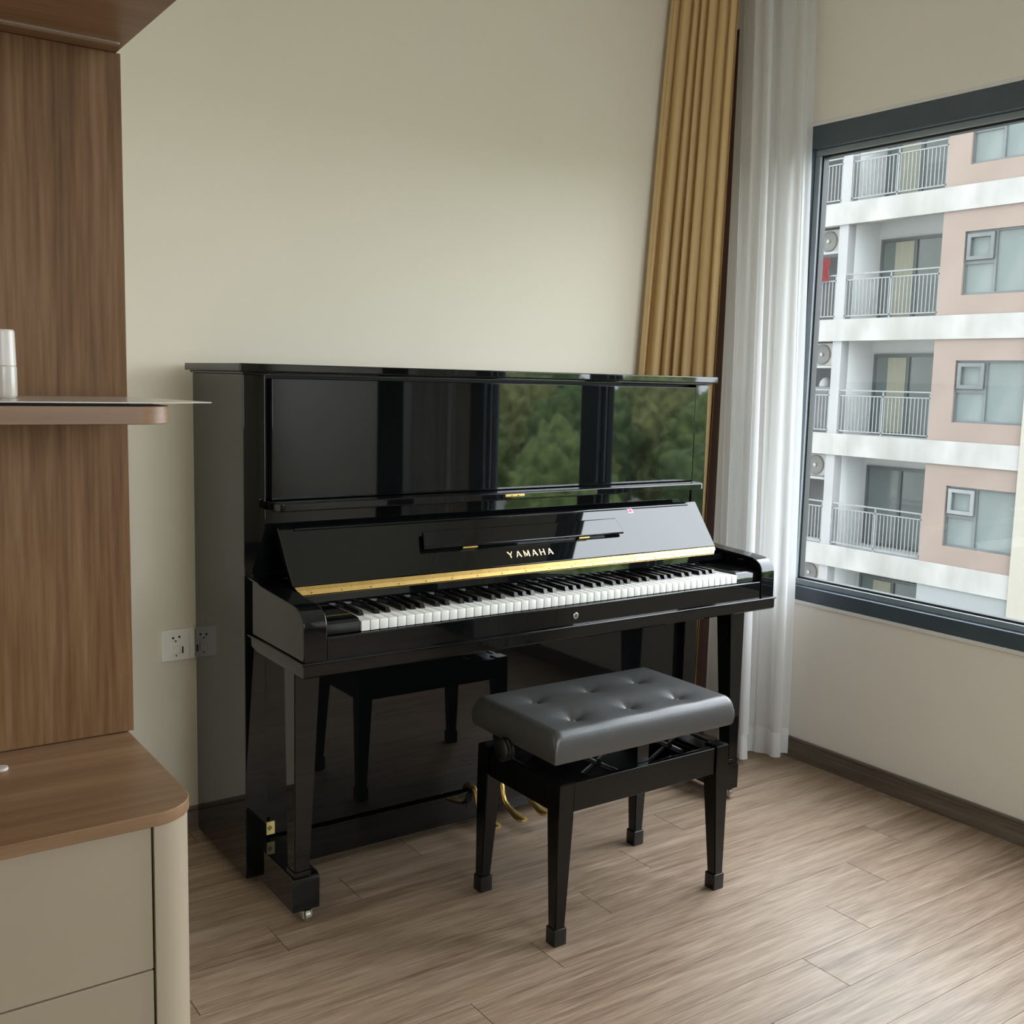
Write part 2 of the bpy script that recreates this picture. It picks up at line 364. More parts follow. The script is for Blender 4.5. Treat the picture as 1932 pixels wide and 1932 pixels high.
# --- window 1 (right wall)
w1 = bpy.data.objects.new('window_1', None); COL.objects.link(w1); w1.location = (XR, (WY0+WY1)/2, WZ0); W['window_1'] = Vector(w1.location)
struct(w1, 'large slate-grey framed window beside the piano', 'window')
fx0, fx1 = XR-0.004, XR+0.086
FW = 0.060
m = MB()
m.box(fx0, fx1, WY0, WY1, WZ1-FW-.012, WZ1, bev=.0015, seg=1)
m.box(fx0, fx1, WY0, WY1, WZ0, WZ0+0.048, bev=.0015, seg=1)
m.box(fx0, fx1, WY1-.030, WY1, WZ0+.048, WZ1-FW-.012, bev=.0015, seg=1)
m.box(fx0, fx1, WY0, WY0+.13, WZ0+.048, WZ1-FW-.012, bev=.0015, seg=1)
m.box(fx0, fx1, -1.525, -1.41, WZ0+.048, WZ1-FW-.012, bev=.0015, seg=1)
m.build('window_frame', 'frame', w1)
for (a, b) in ((-1.41, WY1-.030), (WY0+.13, -1.525)):
    z0, z1 = WZ0+.048, WZ1-FW-.012
    m = MB()
    m.box(XR+.020, XR+.06, a, b, z1-.020, z1, bev=.002, seg=1); m.box(XR+.020, XR+.06, a, b, z0, z0+.020, bev=.002, seg=1)
    m.box(XR+.020, XR+.06, b-.022, b, z0+.02, z1-.02, bev=.002, seg=1); m.box(XR+.020, XR+.06, a, a+.022, z0+.02, z1-.02, bev=.002, seg=1)
    bead = m.build('glazing_bead', 'frame_in', w1)
    m = MB(); g = .007
    m.box(XR+.030, XR+.055, a+.022, b-.022, z1-.020-g, z1-.020); m.box(XR+.030, XR+.055, a+.022, b-.022, z0+.02, z0+.02+g)
    m.box(XR+.030, XR+.055, b-.022-g, b-.022, z0+.02, z1-.02); m.box(XR+.030, XR+.055, a+.022, a+.022+g, z0+.02, z1-.02)
    m.build('gasket', 'gasket', bead, smooth=False)
    # single-sheet pane (thin glass)
    me = bpy.data.meshes.new('pane'); zz0, zz1, ya, yb = z0+.015, z1-.015, a+.015, b-.015
    me.from_pydata([(0, ya, zz0), (0, yb, zz0), (0, yb, zz1), (0, ya, zz1)], [], [(0, 1, 2, 3)]); me.materials.append(M['pane'])
    o = bpy.data.objects.new('pane', me); COL.objects.link(o); o.parent = w1
    o.location = Vector((XR+.045, 0, 0)) - W['window_1']; W[o.name] = Vector((XR+.045, 0, 0))
struct(MB().box(XR-.007, XR-.0002, WY0, WY1, WZ0-.013, WZ0-.0005, bev=.002, seg=1).build('trim_1', 'plaster_edge'), 'thin white sealant line under the window frame', 'trim')
m = MB(); m.box(XR-.004, XR-.0002, WY0, WY1, WZ1+.0005, WZ1+.012, bev=.001, seg=1)
struct(m.build('trim_2', 'plaster_edge'), 'thin white sealant line above the window frame', 'trim')

# --- fill window (unseen, added behind the camera to light piano and bench)
w2 = bpy.data.objects.new('window_2', None); COL.objects.link(w2); w2.location = ((OX0+OX1)/2, YR, OZ0); W['window_2'] = Vector(w2.location)
struct(w2, 'added slate-grey framed window behind the camera for fill light', 'window')
m = MB()
m.box(OX0, OX1, YR-.12, YR-.04, OZ1-.06, OZ1); m.box(OX0, OX1, YR-.12, YR-.04, OZ0, OZ0+.06)
xm = (OX0+OX1)/2
for xx in (OX0, OX1-.06, xm-.03): m.box(xx, xx+.06, YR-.12, YR-.04, OZ0+.06, OZ1-.06)
m.build('window_frame', 'frame', w2, smooth=False)
for a, b in ((OX0+.06, xm-.03), (xm+.03, OX1-.06)):
    me = bpy.data.meshes.new('pane'); me.from_pydata([(a, 0, OZ0+.06), (b, 0, OZ0+.06), (b, 0, OZ1-.06), (a, 0, OZ1-.06)], [], [(0, 1, 2, 3)]); me.materials.append(M['pane'])
    o = bpy.data.objects.new('pane', me); COL.objects.link(o); o.parent = w2; o.location = Vector((0, YR-.08, 0))-W['window_2']

# ================================================================== WALL UNIT (left)
UY = -1.215
bp_ = MB().box(-1.55, -0.4975, UY, -1.1972, 0.7515, 1.7195, bev=.0008, seg=1).build('back_panel', 'walnut_v')
tag(bp_, 'tall walnut panel with vertical grain between counter and upper cabinet', 'panel')
ct = MB().prism(rrect(-1.55, -0.504, -1.533, -1.1975, 0.055, ('br',)), 'z', 0.733, 0.750, bev=.0012, seg=1).build('countertop', 'walnut_h')
tag(ct, 'walnut worktop with rounded corner on the cream drawer cabinet', 'countertop')
bc = thing('base_cabinet', (-1.02, -1.37, 0), 'cream drawer cabinet with rounded corner post under the walnut worktop', 'cabinet')
MB().box(-1.55, -0.562, -1.500, -1.1975, 0.06, 0.7325).build('body', 'cream', bc, smooth=False)
MB().box(-1.55, -0.56, -1.46, -1.1975, 0.0, 0.06).build('plinth', 'cream', bc, smooth=False)
MB().prism(rrect(-0.5605, -0.5055, -1.526, -1.1975, 0.050, ('br',)), 'z', 0.0, 0.7325).build('corner_post', 'cream', bc, label='cream rounded corner post')
for (z0, z1) in ((0.5435, 0.7318), (0.335, 0.5420), (0.065, 0.3330)):
    for xa, xb in ((-1.05, -0.5623), (-1.55, -1.0525)):
        MB().box(xa, xb, -1.522, -1.5002, z0, z1, bev=.0015, seg=1).build('drawer_front', 'cream', bc)
sh = thing('wall_shelf', (-1.02, -1.34, 1.222), 'floating walnut shelf with rounded end across the walnut panel', 'shelf')
MB().prism(rrect(-1.55, -0.505, -1.472, -1.2155, 0.05, ('br',)), 'z', 1.2205, 1.2425, bev=.001, seg=1).build('board', 'walnut_h', sh)
MB().prism([(-1.55, -1.455), (-0.56, -1.455), (-0.53, -1.43), (-0.52, -1.2155), (-1.55, -1.2155)], 'z', 1.2428, 1.2458).build('gap_shade', 'cavity', sh, smooth=False)  # black filler in place of the shadow gap under the sheet
MB().prism([(-1.55, -1.474), (-0.535, -1.474), (-0.452, -1.438), (-0.497, -1.2155), (-1.55, -1.2155)], 'z', 1.2461, 1.2475).build('top_sheet', 'shelf_sheet', sh, smooth=False, label='thin pale sheet lying over the shelf and past its end')
uc = thing('wall_cabinet', (-1.02, -1.4, 1.72), 'walnut upper cabinet over the shelf with a light strip underneath', 'cabinet')
MB().prism(rrect(-1.55, -0.502, -1.62, -1.1975, 0.03, ('br',)), 'z', 1.720, 2.45, bev=.001, seg=1).build('body', 'walnut_h', uc)
MB().prism(rrect(-1.50, -0.511, -1.266, -1.255, 0.005, n=4), 'z', 1.7175, 1.7199).build('light_strip', 'led', uc, label='unlit pale light strip')
# bottle on the shelf
bt = thing('bottle', (-0.683, -1.33, 1.2476), 'clear plastic bottle with milky cap standing on the walnut shelf', 'bottle')
bx, by, bz = -0.683, -1.33, 1.2476
MB().lathe([(.017, 0), (.0195, .003), (.0195, .038), (.0185, .040)], (bx, by, bz)).build('body', 'bottle', bt)
MB().lathe([(.0188, .0402), (.0190, .042), (.0182, .082), (.0165, .0845)], (bx, by, bz)).build('cap', 'bottle_cap', bt, label='milky white cap')
# small coaster-like mark on the worktop
tag(MB().lathe([(.0085, 0), (.0095, .0015), (.009, .004), (.006, .005)], (-0.6915, -1.285, 0.7503)).build('coaster', 'bottle_cap'), 'tiny white round coaster lying on the walnut worktop', 'coaster')

# --- socket
so = thing('wall_socket', (-0.030, YB, 0.541), 'white square wall socket with switch low on the wall beside the piano', 'socket')
sx0, sz0 = -0.0752, 0.498
MB().box(sx0, sx0+.09, YB-.009, YB-.0002, sz0, sz0+.086, bev=.002).build('face_plate', 'white_plastic', so)
MB().box(sx0+.018, sx0+.074, YB-.0105, YB-.0092, sz0+.008, sz0+.078, bev=.0006, seg=1).build('insert', 'white_plastic', so)
for dx, dz, r in ((.029, .064, .0030), (.046, .066, .0030), (.036, .055, .0022), (.037, .014, .0020)):
    MB().lathe([(r, 0), (r, .0012)], (sx0+dx, YB-.0118, sz0+dz), 'y', 12).build('pin_hole', 'hole', so)
MB().box(sx0+.024, sx0+.048, YB-.0135, YB-.0107, sz0+.020, sz0+.042, bev=.001, seg=1).build('switch', 'white_plastic', so)
MB().box(sx0+.053, sx0+.0565, YB-.0120, YB-.0107, sz0+.019, sz0+.038).build('slot', 'hole', so, smooth=False)

# ================================================================== PIANO
pn = thing('upright_piano', (0.77, -0.18, 0), 'glossy black upright piano with open fallboard against the wall', 'piano')
Wd = 1.539
for x0, x1 in ((0, .055), (Wd-.055, Wd)):
    MB().box(x0, x1, -.361, 0, .028, 1.283, bev=.002).build('side_panel', 'lacquer', pn)
MB().box(.0555, Wd-.0555, -.03, -.004, .05, 1.28).build('back_board', 'cavity', pn, smooth=False)
MB().box(.0555, Wd-.0555, -.325, -.03, .03, .06).build('bottom_board', 'cavity', pn, smooth=False)
MB().box(-.017, 1.555, -.386, .012, 1.2895, 1.308, bev=.0025).build('lid', 'lacquer', pn)
MB().box(-.006, 1.545, -.374, .004, 1.2832, 1.2893, bev=.0015, seg=1).build('lid_moulding', 'lacquer', pn)
MB().box(.0555, Wd-.0555, -.330, -.310, .98, 1.2825).build('inner_frame', 'cavity', pn, smooth=False)
MB().box(.072, 1.4837, -.3605, -.3305, .979, 1.2745, bev=.002).build('upper_panel', 'lacquer', pn)
MB().prism(rrect(.0565, 1.4825, -.424, -.349, .022, ('bl', 'br')), 'z', .957, .978, bev=.004, seg=3).build('music_ledge', 'lacquer', pn)
lt = MB(); lt.box(.716, .780, -.4275, -.4242, .9655, .9735, bev=.001, seg=1)
lt = lt.build('ledge_hinge', 'brass', pn, label='small brass hinge')
for xx in (.737, .759): MB().lathe([(.0018, 0), (.0018, .001)], (xx, -.4285, .9695), 'y', 8).build('screw', 'cavity', lt)
MB().box(.0555, Wd-.0555, -.356, -.336, .66, .9565).build('middle_board', 'lacquer', pn, smooth=False)

# fallboard (open, leaning back)
F0 = Vector((0, -.395, .918)); F1 = Vector((0, -.491, .788)); fs = (F1-F0).normalized(); fn = Vector((0, fs.z, -fs.y))   # outward (front, up)
if fn.y > 0: fn = -fn
def fbox(name, mat, x0, x1, s0, s1, h0, h1, parent, bev=0.0, label=None, xin=0.0):
    """box on the fallboard plane: s along slope from top edge, h above plane"""
    m = MB(); P = lambda x, s, h: Vector((x, 0, 0)) + F0 + fs*s + fn*h
    b = bmesh.new()
    v = [b.verts.new(P(*q)) for q in ((x0, s1, h0), (x1, s1, h0), (x1-xin, s0, h0), (x0+xin, s0, h0), (x0, s1, h1), (x1, s1, h1), (x1-xin, s0, h1), (x0+xin, s0, h1))]
    for f in ((3, 2, 1, 0), (4, 5, 6, 7), (0, 1, 5, 4), (1, 2, 6, 5), (2, 3, 7, 6), (3, 0, 4, 7)): b.faces.new([v[i] for i in f])
    bmesh.ops.recalc_face_normals(b, faces=list(b.faces))
    if bev: bmesh.ops.bevel(b, geom=list(b.edges), offset=bev, segments=2, profile=.5, affect='EDGES')
    m.join(b)
    return m.build(name, mat, parent, label=label)
FL = (F1-F0).length
fbd = fbox('fallboard', 'lacquer', .070, 1.469, 0, FL, -.020, 0, pn, bev=.003)
fbox('edge_strip', 'lacquer', .110, 1.430, .007, .013, 0.0002, .0035, fbd, bev=.001)
md = fbox('music_desk', 'lacquer', .440, 1.118, .047, .098, .006, .016, pn, bev=.004, xin=.012)
fbox('desk_spine', 'lacquer', .455, 1.10, .090, .097, .0003, .0060, md)
for x0, x1 in ((.560, .606), (.950, .988)): fbox('desk_hinge', 'brass', x0, x1, .0985, .1015, .002, .010, md, label='small brass hinge')
stk = fbox('sticker', 'pink_dot_edge', 1.176, 1.196, .012, .028, .0003, .0008, pn, label='small pink sticker')
fbox('dot', 'pink_dot', 1.180, 1.192, .0155, .0245, .0009, .0012, stk)
# lettering: strokes lying on the fallboard
def stroke(m, p, q, w):
    p, q = Vector((p[0], 0, p[1])), Vector((q[0], 0, q[1]))
    def P(x, s, h): return Vector((x, 0, 0)) + F0 + fs*s + fn*h
    d = Vector((q.x-p.x, q.z-p.z)).normalized(); nn = Vector((-d.y, d.x))*w/2
    c = [(p.x+nn.x, p.z+nn.y), (q.x+nn.x, q.z+nn.y), (q.x-nn.x, q.z-nn.y), (p.x-nn.x, p.z-nn.y)]
    m.hexa([P(a, s, .0003) for a, s in c] + [P(a, s, .0016) for a, s in c])
LH = .0185; S1 = .1385; S0 = S1-LH
letters = 'YAMAHA'; X0 = .697; adv = .0268
for i, ch in enumerate(letters):
    x = X0 + i*adv; m = MB(); w = .0155; th, tn = .0040, .0022
    if ch == 'Y':
        stroke(m, (x, S0), (x+w/2, S0+LH*.55), th); stroke(m, (x+w, S0), (x+w/2, S0+LH*.55), tn); stroke(m, (x+w/2, S0+LH*.5), (x+w/2, S1), th)
    if ch == 'A':
        stroke(m, (x, S1), (x+w/2, S0), tn); stroke(m, (x+w/2, S0), (x+w, S1), th); stroke(m, (x+w*.22, S0+LH*.68), (x+w*.75, S0+LH*.68), .0012)
    if ch == 'M':
        stroke(m, (x, S0), (x, S1), tn); stroke(m, (x, S0), (x+w/2, S1-.002), th*.9); stroke(m, (x+w, S0), (x+w/2, S1-.002), tn); stroke(m, (x+w, S0), (x+w, S1), th)
    if ch == 'H':
        stroke(m, (x+.001, S0), (x+.001, S1), th*.85); stroke(m, (x+w-.001, S0), (x+w-.001, S1), th*.85); stroke(m, (x, S0+LH*.5), (x+w, S0+LH*.5), tn*.8)
    m.build('letter', 'gold_letter', pn, smooth=False)
# brass piano hinge below the fallboard
def slope_plate(name, mat, x0, x1, a, b, th, parent, label=None, xin=0.0, bev=0.0):
    """thin plate between lines a=(y,z) and b=(y,z)"""
    m = MB(); A, B = Vector((0, *a)), Vector((0, *b)); d = (B-A).normalized(); nn = Vector((0, d.z, -d.y))
    if nn.y > 0: nn = -nn
    m.hexa([Vector((x0, 0, 0))+A, Vector((x1, 0, 0))+A, Vector((x1-xin, 0, 0))+B, Vector((x0+xin, 0, 0))+B] +
           [Vector((x0, 0, 0))+A+nn*th, Vector((x1, 0, 0))+A+nn*th, Vector((x1-xin, 0, 0))+B+nn*th, Vector((x0+xin, 0, 0))+B+nn*th])
    return m.build(name, mat, parent, smooth=False, label=label)
hA, hM, hB = (-.4935, .7865), (-.5010, .7785), (-.5075, .7690)
l1 = slope_plate('brass_hinge', 'brass', .072, 1.462, hA, hM, .0012, pn, 'long brass piano hinge under the fallboard', .004)
slope_plate('lower_leaf', 'brass', .077, 1.456, hM, hB, .0012, l1, None, .010)
kn = MB().tube([(.076, -.5018, .7788), (1.458, -.5018, .7788)], .0013, 8).build('knuckle', 'brass', l1)
m = MB()
for k in range(24):
    xx = .10+k*.0575; m.box(xx, xx+.0012, -.5030, -.4990, .7770, .7805)
m.build('knuckle_gaps', 'cavity', l1, smooth=False)['kind'] = 'stuff'
m = MB()
for k in range(18): m.lathe([(.0016, 0), (.0014, .0010)], (.11+k*.078, -.5068, .7738), 'y', 8)
m.build('screws', 'cavity', l1)['kind'] = 'stuff'
slope_plate('flap', 'lacquer', .062, 1.470, (-.5078, .7685), (-.5090, .7520), .014, pn)
MB().box(.062, 1.470, -.500, -.486, .742, .7518, bev=.0012, seg=1).build('name_rail', 'lacquer', pn)
MB().box(.155, 1.384, -.4925, -.486, .7335, .7395, bev=.0008, seg=1).build('felt_strip', 'felt', pn, label='thin grey felt strip behind the keys')
# keyboard
kx0, kw = .1585, .02355
wk = None; names = 'ABCDEFG'
for i in range(52):
    xa = kx0 + i*kw
    if wk is None:
        wk = MB().box(xa+.0009, xa+kw-.0009, -.667, -.4865, .7085, .7325, bev=.0012, seg=2).build('white_key', 'ivory', pn); base = wk.location.copy()
    else:
        o = bpy.data.objects.new('white_key', wk.data); COL.objects.link(o); o.parent = pn; o.location = base + Vector((i*kw, 0, 0))
bk = None
for i in range(51):
    if names[i % 7] in 'ACDFG':
        xc = kx0 + (i+1)*kw + {'A': .0025, 'C': -.0025, 'D': .0025, 'F': -.0030, 'G': 0.0}[names[i % 7]]
        if bk is None:
            bx0 = xc
            bk = MB().hexa([(xc-.0068, -.617, .7326), (xc+.0068, -.617, .7326), (xc+.0068, -.4930, .7326), (xc-.0068, -.4930, .7326),
                            (xc-.0050, -.611, .7440), (xc+.0050, -.611, .7440), (xc+.0050, -.4930, .7445), (xc-.0050, -.4930, .7445)]).build('black_key', 'ebony', pn)
            bbase = bk.location.copy()
        else:
            o = bpy.data.objects.new('black_key', bk.data); COL.objects.link(o); o.parent = pn; o.location = bbase + Vector((xc-bx0, 0, 0))
for x0, x1 in ((.0685, .1575), (kx0+52*kw+.001, 1.4705)):
    m = MB(); m.prism([(-.4865, .742), (-.62, .742), (-.655, .739), (-.664, .732), (-.664, .709), (-.4865, .709)], 'x', x0, x1, bev=.001, seg=1)
    m.build('key_block', 'lacquer', pn)
MB().box(.0685, 1.4705, -.680, -.668, .6545, .708, bev=.003).build('key_slip', 'lacquer', pn)
lk = MB().lathe([(.0075, 0), (.0085, .0006), (.0085, .002), (.0055, .0028)], (.770, -.6830, .681), 'y', 24).build('lock', 'chrome', pn, label='round chrome lock')
MB().box(.7686, .7714, -.6834, -.6825, .6775, .6845).build('key_hole', 'hole', lk, smooth=False)
MB().box(.0, .001, 0, .001, 0, .001)
for side in (0, 1):
    x0, x1 = (.011, .068) if side == 0 else (1.471, 1.527)
    prof = [(-.3612, .792), (-.436, .786), (-.504, .782), (-.570, .779), (-.615, .7765), (-.640, .774), (-.659, .768), (-.672, .759), (-.679, .747), (-.682, .732), (-.683, .6575), (-.3612, .6575)]
    MB().prism(prof, 'x', x0, x1, bev=.003, seg=2).build('arm', 'lacquer', pn)
MB().box(.004, 1.533, -.690, -.3615, .6515, .6572, bev=.002, seg=2).build('key_bed_moulding', 'lacquer', pn)
MB().prism([(-.3615, .650), (-.3615, .632), (-.42, .6215), (-.682, .6215), (-.687, .627), (-.687, .6508), (-.3615, .6508)], 'x', .009, 1.529, bev=.002, seg=1).build('key_bed', 'lacquer', pn)
# below the key bed
MB().box(.0555, Wd-.0555, -.335, -.322, .118, .645).build('lower_panel', 'lacquer', pn, smooth=False)
MB().box(.0555, Wd-.0555, -.348, -.325, .028, .112, bev=.002).build('bottom_rail', 'lacquer', pn)
for s in (0, 1):
    f = (lambda x: x) if s == 0 else (lambda x: Wd-x)
    def hx(pts): 
        if s: pts = [pts[i] for i in (1, 0, 3, 2, 5, 4, 7, 6)]
        return pts
    b = [(f(.030), -.590, .130), (f(.068), -.590, .130), (f(.068), -.548, .130), (f(.030), -.548, .130)]
    t = [(f(.030), -.590, .6212), (f(.094), -.590, .6212), (f(.094), -.530, .6212), (f(.030), -.530, .6212)]
    mm_ = MB(); mm_.hexa(hx(b+t)); bmesh.ops.bevel(mm_.bm, geom=list(mm_.bm.edges), offset=.002, segments=2, affect='EDGES'); mm_.build('leg', 'lacquer', pn)
    mm_ = MB(); mm_.box(min(f(.028), f(.070)), max(f(.028), f(.070)), -.592, -.546, .1175, .1298, bev=.001, seg=1); mm_.build('leg_foot', 'lacquer', pn)
    x0, x1 = sorted((f(.024), f(.093)))
    MB().prism([(-.349, .033), (-.349, .117), (-.578, .117), (-.588, .113), (-.592, .104), (-.592, .033)], 'x', x0, x1, bev=.002, seg=2).build('toe_block', 'lacquer', pn)
    xc = (x0+x1)/2
    cs = MB().lathe([(.012, -.0075), (.0165, -.006), (.0165, .006), (.012, .0075)], (xc+.004, -.580, .0166), 'x', 20).build('caster', 'chrome', pn, label='small metal caster wheel')
    m = MB(); m.box(xc-.008, xc-.0045, -.590, -.570, .012, .0305); m.box(xc+.0125, xc+.016, -.590, -.570, .012, .0305)
    m.build('fork', 'chrome', cs, smooth=False)
    MB().lathe([(.016, -.010), (.018, -.008), (.018, .008), (.016, .010)], (xc, -.05, .0182), 'x', 20).build('caster', 'chrome', pn)
pl = MB().box(.049, .079, -.3535, -.3485, .127, .160, bev=.0004, seg=1).build('plate', principled('yellow_brass_label', (0.70, 0.55, 0.20), 0.45), pn, label='square brass-coloured plate with a diamond mark')
m = MB(); m.prism([(.058, .1445), (.0655, .137), (.073, .1445), (.0655, .152)], 'y', -.3540, -.3536); m.build('diamond', principled('dull_bronze_print', (0.22, 0.17, 0.04), .5), pl, smooth=False)
for px_ in (.682, .772, .855):
    pts = [(px_, -.330, .118), (px_, -.352, .121), (px_, -.364, .112), (px_, -.369, .092), (px_, -.378, .072), (px_, -.398, .060), (px_, -.425, .053), (px_, -.450, .050), (px_, -.470, .0495), (px_, -.480, .050)]
    rr = [.008, .008, .008, .008, .008, .009, .011, .0145, .0155, .009]
    ff = [(1, 1), (1, 1), (1, 1), (1, .9), (1, .9), (1, .8), (1.1, .7), (1.2, .55), (1.2, .5), (1.1, .4)]
    MB().tube(pts, rr, 14, ff).build('pedal', 'brass', pn, label='curved brass pedal')
MB().box(.66, .885, -.3505, -.3482, .060, .108, bev=.001, seg=1).build('pedal_plate', 'satin_black', pn)

# ================================================================== BENCH
bn = thing('piano_bench', (.76, -.82, 0), 'black adjustable piano bench with tufted leatherette seat', 'bench')
BX0, BX1, BY0, BY1, BZ = .487, 1.032, -.996, -.657, .384
for (cx, cy, dx, dy) in ((BX0, BY0, 1, 1), (BX1, BY0, -1, 1), (BX0, BY1, 1, -1), (BX1, BY1, -1, -1)):
    def C(a, b, z): return (cx+dx*a, cy+dy*b, z)
    b = [C(.002, .002, .040), C(.030, .002, .040), C(.030, .030, .040), C(.002, .030, .040)]
    mid = [C(.002, .002, .30), C(.046, .002, .30), C(.046, .046, .30), C(.002, .046, .30)]
    t = [C(.002, .002, BZ), C(.046, .002, BZ), C(.046, .046, BZ), C(.002, .046, BZ)]
    flip = dx*dy < 0
    def o_(p): return [p[0], p[3], p[2], p[1]] if flip else p
    bb = bmesh.new(); R = [[bb.verts.new(q) for q in o_(lv)] for lv in (b, mid, t)]
    bb.faces.new(R[0][::-1]); bb.faces.new(R[2])
    for i in (0, 1):
        for k in range(4): bb.faces.new((R[i][k], R[i][(k+1) % 4], R[i+1][(k+1) % 4], R[i+1][k]))
    bmesh.ops.bevel(bb, geom=[e for e in bb.edges if abs(e.verts[0].co.z-e.verts[1].co.z) > .05 or e.verts[0].co.z > .38], offset=.0022, segments=2, affect='EDGES')
    m = MB(); m.join(bb); lg = m.build('leg', 'bench', bn)
    xs = sorted((C(-.001, 0, 0)[0], C(.034, 0, 0)[0])); ys = sorted((C(0, -.001, 0)[1], C(0, .034, 0)[1]))
    MB().box(xs[0], xs[1], ys[0], ys[1], 0.0, .0415, bev=.002, seg=1).build('foot_cap', 'satin_black', lg)
MB().box(BX0+.0485, BX1-.0485, BY0+.006, BY0+.024, .312, .380, bev=.0015, seg=1).build('rail', 'bench', bn)
MB().box(BX0+.0485, BX1-.0485, BY1-.024, BY1-.006, .312, .380, bev=.0015, seg=1).build('rail', 'bench', bn)
MB().box(BX0+.006, BX0+.024, BY0+.0485, BY1-.0485, .312, .380, bev=.0015, seg=1).build('rail', 'bench', bn)
MB().box(BX1-.024, BX1-.006, BY0+.0485, BY1-.0485, .312, .380, bev=.0015, seg=1).build('rail', 'bench', bn)
# mechanism boards
for (a, b) in ((BX0+.026, BX0+.108), (BX1-.075, BX1-.026)):
    MB().box(a, b, BY0+.0265, BY1-.0265, .366, .378, bev=.001, seg=1).build('frame_board', 'bench', bn)
MB().box(.742, .778, BY0+.026, BY0+.034, .330, .428, bev=.001, seg=1).build('centre_post', 'satin_black', bn)
MB().box(BX0+.05, BX1-.05, BY0+.05, BY1-.05, .322, .330).build('bottom_tray', 'satin_black', bn, smooth=False)
for xc in (.655, .885):
    for yy in (BY0+.075, BY1-.075):
        for sgn in (-1, 1):
            m = MB(); m.tube([(xc-sgn*.075, yy+sgn*.004, .345), (xc+sgn*.075, yy+sgn*.004, .425)], .006, 8, [(1, .5)]*2)
            m.build('scissor_arm', 'satin_black', bn)
        MB().lathe([(.008, -.009), (.008, .009)], (xc, yy, .385), 'y', 12).build('pivot', 'chrome', bn)
MB().tube([(BX0-.012, -.800, .412), (BX1-.03, -.800, .412)], .0045, 10).build('spindle', 'satin_black', bn)
kn = MB().lathe([(.010, -.030), (.024, -.028), (.028, -.025), (.028, -.021), (.0255, -.019), (.0255, -.017), (.028, -.015), (.028, -.011), (.0255, -.009), (.0255, -.007), (.027, -.005), (.025, 0), (.012, .002)],
                (BX0-.001, -.800, .414), 'x', 28).build('knob', 'satin_black', bn, label='round ribbed black height knob')
# seat
SX0, SX1, SY0, SY1, SZ0, SZ1 = .477, 1.046, -.990, -.650, .430, .5045
btn = [(x, y) for x in (.592, .764, .925) for y in (-.752, -.905)]
nx, ny = 118, 76; RC = .022
bm = bmesh.new(); grid = []
def edge_drop(d):          # d distance from the rim
    return 0 if d >= RC else RC - math.sqrt(max(0, RC*RC-(RC-d)**2))
for j in range(ny+1):
    rowv = []
    for i in range(nx+1):
        # denser samples near the rim
        fu, fv = i/nx, j/ny
        u = .5-.5*math.cos(PI*fu); v = .5-.5*math.cos(PI*fv); u = .55*u+.45*fu; v = .55*v+.45*fv
        x = SX0+(SX1-SX0)*u; y = SY0+(SY1-SY0)*v
        dx_ = min(x-SX0, SX1-x); dy_ = min(y-SY0, SY1-y)
        z = SZ1 - edge_drop(dx_) - edge_drop(dy_)
        z += .006*(math.sin(PI*u)*math.sin(PI*v))**.5 if 0 < u < 1 and 0 < v < 1 else 0
        for (bx_, by_) in btn:
            ax, ay = x-bx_, y-by_
            d = math.hypot(ax, ay); ang = math.atan2(ay, ax)
            k = 1+.35*abs(math.cos(2*ang))
            z -= .0195*math.exp(-d/(.0145*k)) + .0045*math.exp(-(d/.055)**2)
        rowv.append(bm.verts.new((x, y, max(z, SZ1-2*RC))))
    grid.append(rowv)
for j in range(ny):
    for i in range(nx): bm.faces.new((grid[j][i], grid[j][i+1], grid[j+1][i+1], grid[j+1][i]))
loop = [grid[0][i] for i in range(nx+1)]+[grid[j][nx] for j in range(1, ny+1)]+[grid[ny][i] for i in range(nx-1, -1, -1)]+[grid[j][0] for j in range(ny-1, 0, -1)]
cxs, cys = (SX0+SX1)/2, (SY0+SY1)/2
prev = loop
for (zz, sc_) in ((.470, 1.006), (.450, 1.005), (.436, .996), (SZ0, .982)):
    cur = []
    for v in loop:
        t = (v.co.z - zz)
        x = cxs+(v.co.x-cxs)*sc_; y = cys+(v.co.y-cys)*(1+(sc_-1)*1.5)
        cur.append(bm.verts.new((x, y, min(zz, v.co.z-.002))))
    n = len(loop)
    for k in range(n): bm.faces.new((prev[(k+1) % n], prev[k], cur[k], cur[(k+1) % n]))
    prev = cur
bm.faces.new(prev[::-1])
bmesh.ops.recalc_face_normals(bm, faces=list(bm.faces))
m = MB(); m.join(bm); m.build('seat', 'leather', bn, label='tufted black leatherette seat cushion')
for (bx_, by_) in btn:
    MB().lathe([(.0045, 0), (.0072, .0012), (.0065, .0028), (.003, .0038)], (bx_, by_, .4915), 'z', 14).build('button', 'leather', bn)
for cx_, cy_ in ((SX0+.012, SY0-.001), ):
    MB().tube([(SX0+.001, SY0+.001, .434), (SX0+.0, SY0+.000, .478)], .0022, 8).build('seam', 'leather', bn)

